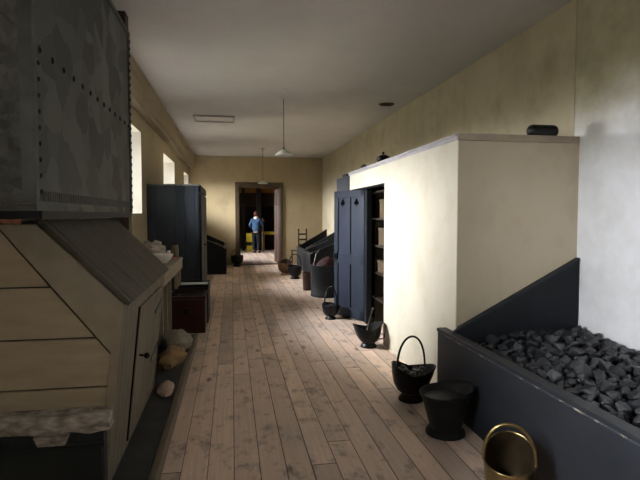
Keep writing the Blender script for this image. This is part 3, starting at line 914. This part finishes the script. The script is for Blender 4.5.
# ---------------------------------------------------------------- scuttles
def scuttle(loc, rz, label, prof, waist, spout=.25, back=.10, lip=.05, side=0.0, sz=1.0, mat='black', inmat='inner',
            bail=None, bail_lean=0.0, bail_r=.007, foot_mat=None, name='coal_scuttle', side_x=.0, coalfill=None, bail_rot=0.0, sq=1.0, back_pow=1.0):
    """prof: (r,z) from foot to rim; waist = index where the bowl starts; +X is the spout"""
    r0 = empty(name, loc, rz, label, 'coal scuttle' if name == 'coal_scuttle' else 'bucket')
    r0.scale = (sz, sz, sz)
    zw, zr = prof[waist][1], prof[-1][1]
    def shp(off):
        def f(a, r, z, k):
            t = max(0, min(1, (z - zw) / (zr - zw)))
            c = math.cos(a)
            fr_, bk = max(0, c), max(0, -c)
            rr = (r - off) * (1 + spout * t * t * fr_ ** 3 + side_x * t * bk)
            zz = z + t * t * (lip * fr_ ** 4 + back * bk ** back_pow - side * (1 - abs(c)) )
            return (rr * c, rr * math.sin(a) * sq, zz)
        return f
    nfoot = prof[:waist + 1]
    body = prof[waist:]
    # refine bowl
    def refine(p):
        q = []
        for (a, b) in zip(p, p[1:]):
            for k in range(3): q.append((a[0] + (b[0] - a[0]) * k / 3, a[1] + (b[1] - a[1]) * k / 3))
        return q + [p[-1]]
    body = refine(body)
    mb = MB()
    N = 40
    outer, inner = shp(0), shp(.006)
    seq = [(r, z, outer) for r, z in body] + [(r, z, inner) for r, z in reversed(body)]
    fns = [q[2] for q in seq]
    mb.lathe([(q[0], q[1]) for q in seq], N, shape=lambda a, r, z, k: fns[k](a, r, z, k), cap0=True, cap1=False)
    mb.lathe([(body[0][0] - .004, body[0][1] + .006), (.001, body[0][1] + .006)], N, cap0=False)
    bd = mb.build('bowl', M[mat], r0, smooth=True)
    # rolled rim
    rim = []
    for i in range(49):
        a = 2 * PI * i / 48
        rim.append(outer(a, prof[-1][0] - .003, zr, 0))
    MB().tube(rim, .006, 8).build('rim', M[mat], bd, smooth=True)
    # inner lining surface
    mb = MB()
    lin = [(max(.002, r - .010), z + .002) for r, z in body]
    f2 = shp(0)
    mb.lathe([(.002, body[0][1] + .012)] + lin, N, shape=lambda a, r, z, k: f2(a, r, z, k), cap0=False, cap1=False)
    mb.build('lining', M[inmat], bd, smooth=True)
    mb = MB()
    mb.lathe(nfoot, 32)
    mb.build('foot', M[foot_mat or mat], r0, smooth=True)
    if bail:
        w, h, zp = bail
        pts = []
        for i in range(25):
            a = PI * i / 24
            pts.append((0, -w * math.cos(a), h * (math.sin(a) ** .8)))
        Tb_ = Matrix.Rotation(bail_rot, 4, 'Z') @ Matrix.Translation((0, 0, zp)) @ Matrix.Rotation(bail_lean, 4, 'Y')
        mb = MB(Tb_)
        mb.tube(pts, bail_r, 10)
        mb.build('handle', M[mat], r0, smooth=True)
        for s_ in (-1, 1):
            mb = MB(Matrix.Rotation(bail_rot, 4, 'Z'))
            mb.ball((0, s_ * w, zp), .016, (1, .6, 1), 10, 6)
            mb.build('handle_pivot', M[mat], r0, smooth=True)
    if coalfill:
        zc, rc, nn = coalfill
        rr = random.Random(nn)
        mb = MB()
        for k in range(nn):
            a, q = rr.uniform(0, 6.28), rc * math.sqrt(rr.random())
            s_ = rr.uniform(.026, .042)
            me = rr.choice(CM)
            m = Matrix.Translation((q * math.cos(a), q * math.sin(a), zc + rr.uniform(-.01, .02))) @ Matrix.Rotation(rr.uniform(0, 6), 4, (rr.random(), rr.random(), .3)) @ Matrix.Diagonal((s_, s_, s_, 1))
            mb.add([tuple(m @ v.co) for v in me.vertices], [tuple(p.vertices) for p in me.polygons])
        mb.lathe([(rc + .01, zc - .02), (.002, zc)], 24, cap0=False)
        o = mb.build('scuttle_coal', M['coal'])
        o.parent = None
        o.location = loc
        o.rotation_euler = (0, 0, rz)
        o.scale = (sz, sz, sz)
        tag(o, coal_lbl, 'coal', kind='stuff')
    return r0
helm = [(.104, 0), (.106, .012), (.095, .03), (.08, .048), (.078, .058), (.115, .085), (.145, .135), (.160, .20), (.163, .26)]
coal_lbl = 'coal filling the black scuttle by the cream closet wall'
scuttle((1.47, 4.03, 0), math.radians(-12), 'black coal scuttle full of coal, arched handle up, beside the foreground bunker corner', helm, 4, .26, .05, .03, .02, 1.0,
        bail=(.150, .30, .235), bail_r=.009, bail_lean=0, bail_rot=math.radians(-58), coalfill=(.225, .115, 22))
# tapered bucket
bk = scuttle((1.485, 3.36, 0), math.radians(-10), 'wide tapered dull black bucket between the full scuttle and the brass one',
             [(.138, 0), (.140, .015), (.130, .03), (.108, .05), (.114, .06), (.138, .15), (.162, .25), (.182, .30)], 4, .06, -.01, .045, 0, 1.0, 'black_dull', 'inner', name='coal_bucket')
mb = MB()
pts = []
for i in range(25):
    a = PI * i / 24
    pts.append((.0 + .205 * math.sin(a), -.183 * math.cos(a), .305 + .04 * math.sin(a)))
mb.tube(pts, .006, 8)
for s_ in (-1, 1): mb.ball((.0, s_ * .183, .30), .018, (1, .5, 1), 10, 6)
mb.build('handle', M['black'], bk, smooth=True)
mb = MB()
mb.lathe([(.164, .255), (.10, .262), (.004, .268)], 32, cap0=False, cap1=False)
mb.build('inner_lid', M['black_dull'], bk, smooth=True)
# brass helmet scuttle, open mouth to the viewer
scuttle((1.43, 2.42, 0), math.radians(-122), 'brass helmet scuttle with wide arched handle nearest the viewer, against the bunker', 
        [(.105, 0), (.107, .012), (.09, .03), (.07, .05), (.066, .06), (.10, .085), (.130, .13), (.142, .20), (.145, .275)], 4, .12, .125, -.01, 0, .90, 'brass', 'brass_inner',
        bail=(.143, .215, .275), bail_lean=math.radians(-8), bail_r=.0115, back_pow=.6)
# black scuttle by closet opening
s4 = scuttle((1.575, 5.76, 0), math.radians(180), 'black spouted scuttle with tongs in it, standing before the closet doorway', helm, 4, .27, .05, .03, .03, .93)
mb = MB()
mb.tube([(-.16, 0, .26), (-.185, 0, .30), (-.215, 0, .285), (-.222, 0, .20), (-.20, 0, .10), (-.13, 0, .09)], .008, 8)
mb.build('handle', M['black'], s4, smooth=True)
tg = MB().tube([(1.54, 5.76, .12), (1.59, 5.80, .30), (1.65, 5.86, .44)], .004, 6).tube([(1.54, 5.80, .12), (1.605, 5.83, .32), (1.66, 5.88, .42)], .004, 6).ball((1.655, 5.87, .43), .015)
tag(tg.build('fire_tongs', M['steel'], smooth=True), 'thin metal tongs standing in the spouted scuttle by the closet doorway', 'tongs')
# others
coal_lbl = 'coal in the scuttle before the blue door'
scuttle((1.44, 7.42, 0), math.radians(-60), 'small black scuttle with upright handle in front of the blue door leaf', helm, 4, .2, .03, .02, .01, .80, bail=(.150, .36, .235), bail_r=.014, coalfill=(.225, .115, 14))
scuttle((1.50, 12.3, 0), math.radians(-70), 'black scuttle with upright handle before the far right bunker', helm, 4, .2, .03, .02, .01, 1.12, bail=(.150, .30, .235), bail_r=.011)
scuttle((1.34, 13.1, 0), math.radians(-100), 'copper-brown scuttle, the farthest before the far right bunker', helm, 4, .3, .08, .02, .01, 1.15, mat='copper', inmat='brass_inner', bail=(.150, .24, .235), bail_lean=.9)
scuttle((.14, 15.55, 0), math.radians(-100), 'black and brass coal scuttle at the left foot of the end doorway', helm, 4, .15, .03, .03, .01, 1.18, bail=(.150, .24, .235), bail_lean=-.5, inmat='brass_inner')
coal_lbl = ''

# drum with red cloth, rusty bin
dm = empty('iron_drum', (1.80, 9.6, 0), 0, 'wide grey iron drum beyond the blue door leaf', 'drum')
MB().lathe([(.315, 0), (.325, .01), (.325, .03), (.318, .04), (.325, .57), (.332, .58), (.332, .60), (.318, .60), (.312, .57), (.305, .05), (.001, .05)], 40, cap1=False).build('shell', M['drum'], dm, smooth=True)
tag(lump('red_cloth_bundle', M['red_cloth'], (1.81, 9.61, .40), (.24, .24, .22), 6, .3, .12, 2.0, .5), 'dark red cloth heaped inside the iron drum', 'cloth')
tag(MB().tube([(1.55, 9.62, .16), (1.55, 9.68, .62), (1.60, 9.72, .80), (1.66, 9.74, .86)], .009, 8).build('pale_stick', M['steel'], smooth=True), 'pale thin rod leaning out of the iron drum', 'rod')
MBb = empty('rusty_bin', (1.52, 10.35, 0), 0, 'narrow rusty brown bin beyond the iron drum', 'bin')
MB().lathe([(.085, 0), (.09, .01), (.105, .36), (.11, .365), (.11, .375), (.10, .375), (.085, .02), (.001, .02)], 28, cap1=False).build('shell', M['rustbin'], MBb, smooth=True)

# chair by end wall
ch = empty('wooden_chair', (2.04, 15.62, 0), .4, 'tall-backed wooden chair behind the far right bunker', 'chair')
for x in (-.14, .14):
    mb = MB().tube([(x, -.2, 0), (x, -.2, 1.08)], .022, 8)
    mb.ball((x, -.2, 1.10), .03)
    mb.build('leg', M['brown_wood'], ch, smooth=True)
    MB().tube([(x, .2, 0), (x, .2, .45)], .02, 8).build('leg', M['brown_wood'], ch, smooth=True)
for z in (.62, .78, .94): MB().box(-.14, .14, -.21, -.19, z, z + .05).build('back_rail', M['brown_wood'], ch)
MB().box(-.18, .18, -.22, .22, .44, .47).build('seat', M['brown_wood'], ch, bevel=.005)

# ---------------------------------------------------------------- things on the closet top
zc = PH + .03
ob = empty('oblong_canister', (2.515, PY + .02, zc - .008), 0, 'oblong black canister with rounded ends on the closet end top', 'canister')
mb = MB()
pf_ = []
for i in range(8):
    a = PI / 2 * i / 7
    pf_.append((.052 * math.sin(a) + .0005, -.135 + .045 * (1 - math.cos(a))))
pf2 = [(r, -z) for r, z in reversed(pf_)]
def cyl(a, r, z, k): return (z, r * math.cos(a), r * math.sin(a) + .049)
mb.lathe(pf_ + pf2, 28, shape=cyl)
mb.build('can_body', M['black_dull'], ob, smooth=True)
for xx in (-.085, .085):
    MB().lathe([(.0525, xx - .004), (.054, xx), (.0525, xx + .004)], 28, shape=cyl, cap0=False, cap1=False).build('seam_ring', M['black'], ob, smooth=True)
kt = empty('iron_kettle', (PX + .09, 6.18, zc), .6, 'small black iron pot with knobbed lid on the closet top over the opening', 'pot')
MB().lathe([(.05, 0), (.075, .02), (.085, .05), (.07, .085)], 24).build('pot_body', M['black'], kt, smooth=True)
MB().lathe([(.072, .085), (.05, .10), (.012, .11), (.012, .125), (.018, .135), (.005, .145)], 20).build('pot_lid', M['black'], kt, smooth=True)
MB().tube([(.07, 0, .04), (.11, 0, .06), (.125, 0, .09)], .012, 8).build('spout', M['black'], kt, smooth=True)
tag(lump('coal_piece', M['coal'], (PX + .06, 7.0, zc), (.05, .05, .04), 4, 0, .3, 2, .6, smooth=False, seg=10), 'small dark lump on the closet top beyond the iron pot', 'coal lump')
tag(MB().box(PX + .02, PX + .16, 7.95, 8.25, PH, PH + .045).build('flat_tin', M['black_dull'], bevel=.01), 'flat dark tin on top of the blue cupboard', 'tin')

# ---------------------------------------------------------------- ceiling fittings
def pendant(x, y, drop, label):
    r = empty('pendant_lamp', (x, y, CZ), 0, label, 'lamp')
    MB().lathe([(.001, -.05), (.03, -.045), (.055, -.02), (.06, 0)], 24, cap0=False).build('ceiling_rose', M['glass_shade'], r, smooth=True)
    MB().tube([(0, 0, -.04), (0, 0, -drop)], .006, 6).build('flex', M['cord'], r)
    MB().lathe([(.018, -drop - .05), (.022, -drop - .03), (.018, -drop + .02), (.008, -drop + .03)], 16).build('lamp_holder', M['jar_brown'], r, smooth=True)
    MB().lathe([(.022, -drop), (.05, -drop - .02), (.13, -drop - .075), (.138, -drop - .095), (.134, -drop - .095), (.125, -drop - .078), (.05, -drop - .026), (.022, -drop - .006)], 36, cap0=False, cap1=False).build('lamp_shade', M['glass_shade'], r, smooth=True)
    return r
pendant(.785, 7.8, .80, 'nearer pendant lamp with shallow white glass shade')
pendant(.83, 13.9, .86, 'farther pendant lamp hanging before the end doorway')
rs = MB().lathe([(.001, -.03), (.04, -.025), (.055, 0)], 24, cap0=False).build('ceiling_hook_plate', M['glass_shade'], smooth=True)
rs.location = (.765, 7.25, CZ)
tag(rs, 'small white ceiling boss just ahead of the nearer pendant lamp', 'ceiling boss')
mb = MB()
x0, x1, y0, y1 = -.68, .06, 9.5, 10.08
mb.box(x0, x1, y0, y0 + .03, CZ - .03, CZ).box(x0, x1, y1 - .03, y1, CZ - .03, CZ).box(x0, x0 + .03, y0, y1, CZ - .03, CZ).box(x1 - .03, x1, y0, y1, CZ - .03, CZ)
hh = mb.build('ceiling_hatch', M['tray'], bevel=.004)
tag(hh, 'rectangular painted hatch frame on the ceiling left of the nearer lamp', 'hatch')
MB().box(x0 + .03, x1 - .03, y0 + .03, y1 - .03, CZ - .008, CZ).build('hatch_panel', M['ceiling'], hh)
mb = MB()
mb.lathe([(.07, -.012), (.115, -.012), (.13, 0)], 32, cap0=True)
for k in range(-2, 3): mb.box(-.085, .085, k * .032 - .006, k * .032 + .006, -.018, -.010)
vt = mb.build('ceiling_vent', M['vent'])
vt.location = (2.49, 8.08, CZ)
tag(vt, 'round dark brown vent in the ceiling near the right wall', 'vent')

# ---------------------------------------------------------------- far room contents
def yellow_case(x0, x1, z1, label):
    o = empty('yellow_cabinet', ((x0 + x1) / 2, 22.9, 0), 0, label, 'cabinet')
    Tq = L(o)
    MB(Tq).box(x0, x0 + .12, 22.7, 23.1, 0, z1).build('side_panel', M['yellow'], o)
    MB(Tq).box(x1 - .12, x1, 22.7, 23.1, 0, z1).build('side_panel', M['yellow'], o)
    MB(Tq).box(x0 + .12, x1 - .12, 22.7, 23.1, z1 - .12, z1).build('top_panel', M['yellow'], o)
    MB(Tq).box(x0 + .12, x1 - .12, 22.9, 23.1, 0, z1 - .12).build('inner_panel', M['room_dark'], o)
yellow_case(1.30, 2.3, .80, 'yellow open-fronted cabinet at the right inside the far room')
yb = empty('yellow_crate', (.72, 22.0, 0), 0, 'yellow crate left of the person in the far room', 'crate')
MB().box(-.13, .16, -.12, .12, 0, .26).build('lower_box', M['yellow'], yb, bevel=.01)
MB().box(-.15, .18, -.14, .14, .26, .40).build('middle_band', M['room_dark'], yb)
MB().box(-.13, .16, -.12, .12, .40, .78).build('upper_box', M['yellow'], yb, bevel=.01)
nw = MB().lathe([(.035, 0), (.035, .7), (.022, .75), (.02, 1.15), (.03, 1.2), (.06, 1.26), (.065, 1.32), (.04, 1.38), (.002, 1.40)], 20, cap1=False).build('turned_post', M['leaf_wood'], smooth=True)
nw.location = (1.27, 21.4, 0)
tag(nw, 'slim turned wooden post with round knob beside the person', 'post')

# person: one skinned body
pr = empty('person', (.97, 21.0, 0), math.radians(-25), 'person in a blue jacket and dark trousers standing in the far doorway room, back turned', 'person')
def skinned(name, pts, edges, mat, parent, root=0, sub=2):
    me = D.meshes.new(name)
    me.from_pydata([p[:3] for p in pts], edges, [])
    o = D.objects.new(name, me)
    COL.objects.link(o)
    o.parent = parent
    sk_ = o.modifiers.new('skin', 'SKIN')
    me.materials.append(mat)
    for i, p in enumerate(pts):
        r = p[3]
        me.skin_vertices[0].data[i].radius = r if isinstance(r, tuple) else (r, r)
    me.skin_vertices[0].data[root].use_root = True
    sb = o.modifiers.new('sub', 'SUBSURF')
    sb.levels = sb.render_levels = sub
    for p in me.polygons: p.use_smooth = True
    return o
P = []; Eg = []
def V(x, y, z, r, frm=None):
    P.append((x, y, z, r))
    if frm is not None: Eg.append((frm, len(P) - 1))
    return len(P) - 1
pel = V(0, 0, .90, (.07, .05))
wa = V(0, -.01, 1.06, (.135, .095), pel)
chs = V(0, -.01, 1.26, (.155, .105), wa)
shd = V(0, .0, 1.36, (.12, .08), chs)
nk = V(0, .015, 1.44, .050, shd)
hd0 = V(0, .03, 1.50, (.065, .075), nk)
hd1 = V(0, .035, 1.58, (.075, .09), hd0)
hd2 = V(0, .03, 1.655, (.055, .065), hd1)
for s_ in (-1, 1):
    hp = V(s_ * .09, 0, .80, .06, pel)
    kn = V(s_ * .10, .01, .47, .058, hp)
    an = V(s_ * .10, -.02, .10, .038, kn)
    ft = V(s_ * .105, .0, .045, .042, an)
    to = V(s_ * .12, .14, .03, .034, ft)
    sh_ = V(s_ * .17, 0, 1.345, .055, shd)
    el = V(s_ * .27, -.06 if s_ < 0 else .06, 1.12, .042, sh_)
    wr_ = V(s_ * (.17 if s_ < 0 else .16), .08 if s_ < 0 else .24, (1.00 if s_ < 0 else 1.22), .028, el)
    dx, dy, dz = (.35, .9, .1) if s_ < 0 else (-.2, .8, .5)
    pm = V(P[wr_][0] + dx * .07, P[wr_][1] + dy * .07, P[wr_][2] + dz * .07, (.036, .016), wr_)
    for f in range(4):
        o1 = (f - 1.5) * .020
        l1 = (.034, .04, .038, .028)[f]
        a_ = V(P[pm][0] + dx * .04, P[pm][1] + dy * .04, P[pm][2] + dz * .04 + o1, .009, pm)
        V(P[a_][0] + dx * l1, P[a_][1] + dy * l1, P[a_][2] + dz * l1 - .012, .007, a_)
    th = V(P[wr_][0] + dx * .04, P[wr_][1] + dy * .03, P[wr_][2] + .045, .010, wr_)
    V(P[th][0] + dx * .03, P[th][1] + dy * .03, P[th][2] + .01, .008, th)
body = skinned('body', P, Eg, M['skin'], pr, pel)
# face
mb = MB()
mb.add([(-.012, .118, 1.555), (.012, .118, 1.555), (0, .142, 1.562), (0, .115, 1.605)], [(0, 1, 2), (0, 2, 3), (1, 3, 2), (0, 3, 1)])
mb.ball((-.083, .03, 1.575), .022, (.4, .8, 1.2)).ball((.083, .03, 1.575), .022, (.4, .8, 1.2))
mb.build('nose_and_ears', M['skin'], pr, smooth=True)
MB().ball((-.03, .115, 1.59), .011).ball((.03, .115, 1.59), .011).build('eyes', M['white_cloth'], pr, smooth=True)
MB().tube([(-.022, .117, 1.53), (0, .124, 1.528), (.022, .117, 1.53)], .005, 6).build('mouth', M['hair'], pr, smooth=True)
def hairshape(v): pass
b = bmesh.new()
bmesh.ops.create_uvsphere(b, u_segments=24, v_segments=16, radius=1)
for v in b.verts:
    x, y, z = v.co
    v.co = Vector((x * .102, y * .112 + .015, z * .115 + 1.60))
    if v.co.y > .07 and v.co.z < 1.63: v.co.y = .07
    v.co *= 1 + .015 * noise.noise(Vector((x * 5, y * 5, z * 5)))
m_ = MB(); m_.b.free(); m_.b = b
m_.build('hair', M['hair'], pr, smooth=True)
# jacket
P2 = []; E2 = []
P, Eg = P2, E2
a0 = V(0, 0, .84, (.19, .14)); a1 = V(0, -.01, 1.06, (.165, .12), a0); a2 = V(0, -.01, 1.26, (.185, .13), a1); a3 = V(0, 0, 1.375, (.13, .09), a2); a4 = V(0, .012, 1.43, .068, a3)
for s_ in (-1, 1):
    q = V(s_ * .175, 0, 1.345, .070, a3)
    el = V(s_ * .27, -.06 if s_ < 0 else .06, 1.12, .056, q)
    V(s_ * (.19 if s_ < 0 else .18), .05 if s_ < 0 else .20, (1.02 if s_ < 0 else 1.20), .042, el)
skinned('jacket', P2, E2, M['denim'], pr, 0)
P3 = []; E3 = []
P, Eg = P3, E3
a0 = V(0, 0, .97, (.18, .14))
for s_ in (-1, 1):
    q = V(s_ * .09, 0, .82, .125, a0); k_ = V(s_ * .10, .01, .47, .080, q); V(s_ * .10, -.015, .09, .066, k_)
skinned('trousers', P3, E3, M['navy'], pr, 0)
for s_ in (-1, 1):
    MB().ball((s_ * .112, .055, .045), .05, (.95, 2.3, .9)).build('shoe', M['black'], pr, smooth=True)
sc_ = MB().lathe([(.075, 1.40), (.10, 1.42), (.105, 1.45), (.09, 1.48), (.07, 1.48), (.07, 1.42)], 24, cap0=False, cap1=False)
sc_.build('scarf', M['white_cloth'], pr, smooth=True)
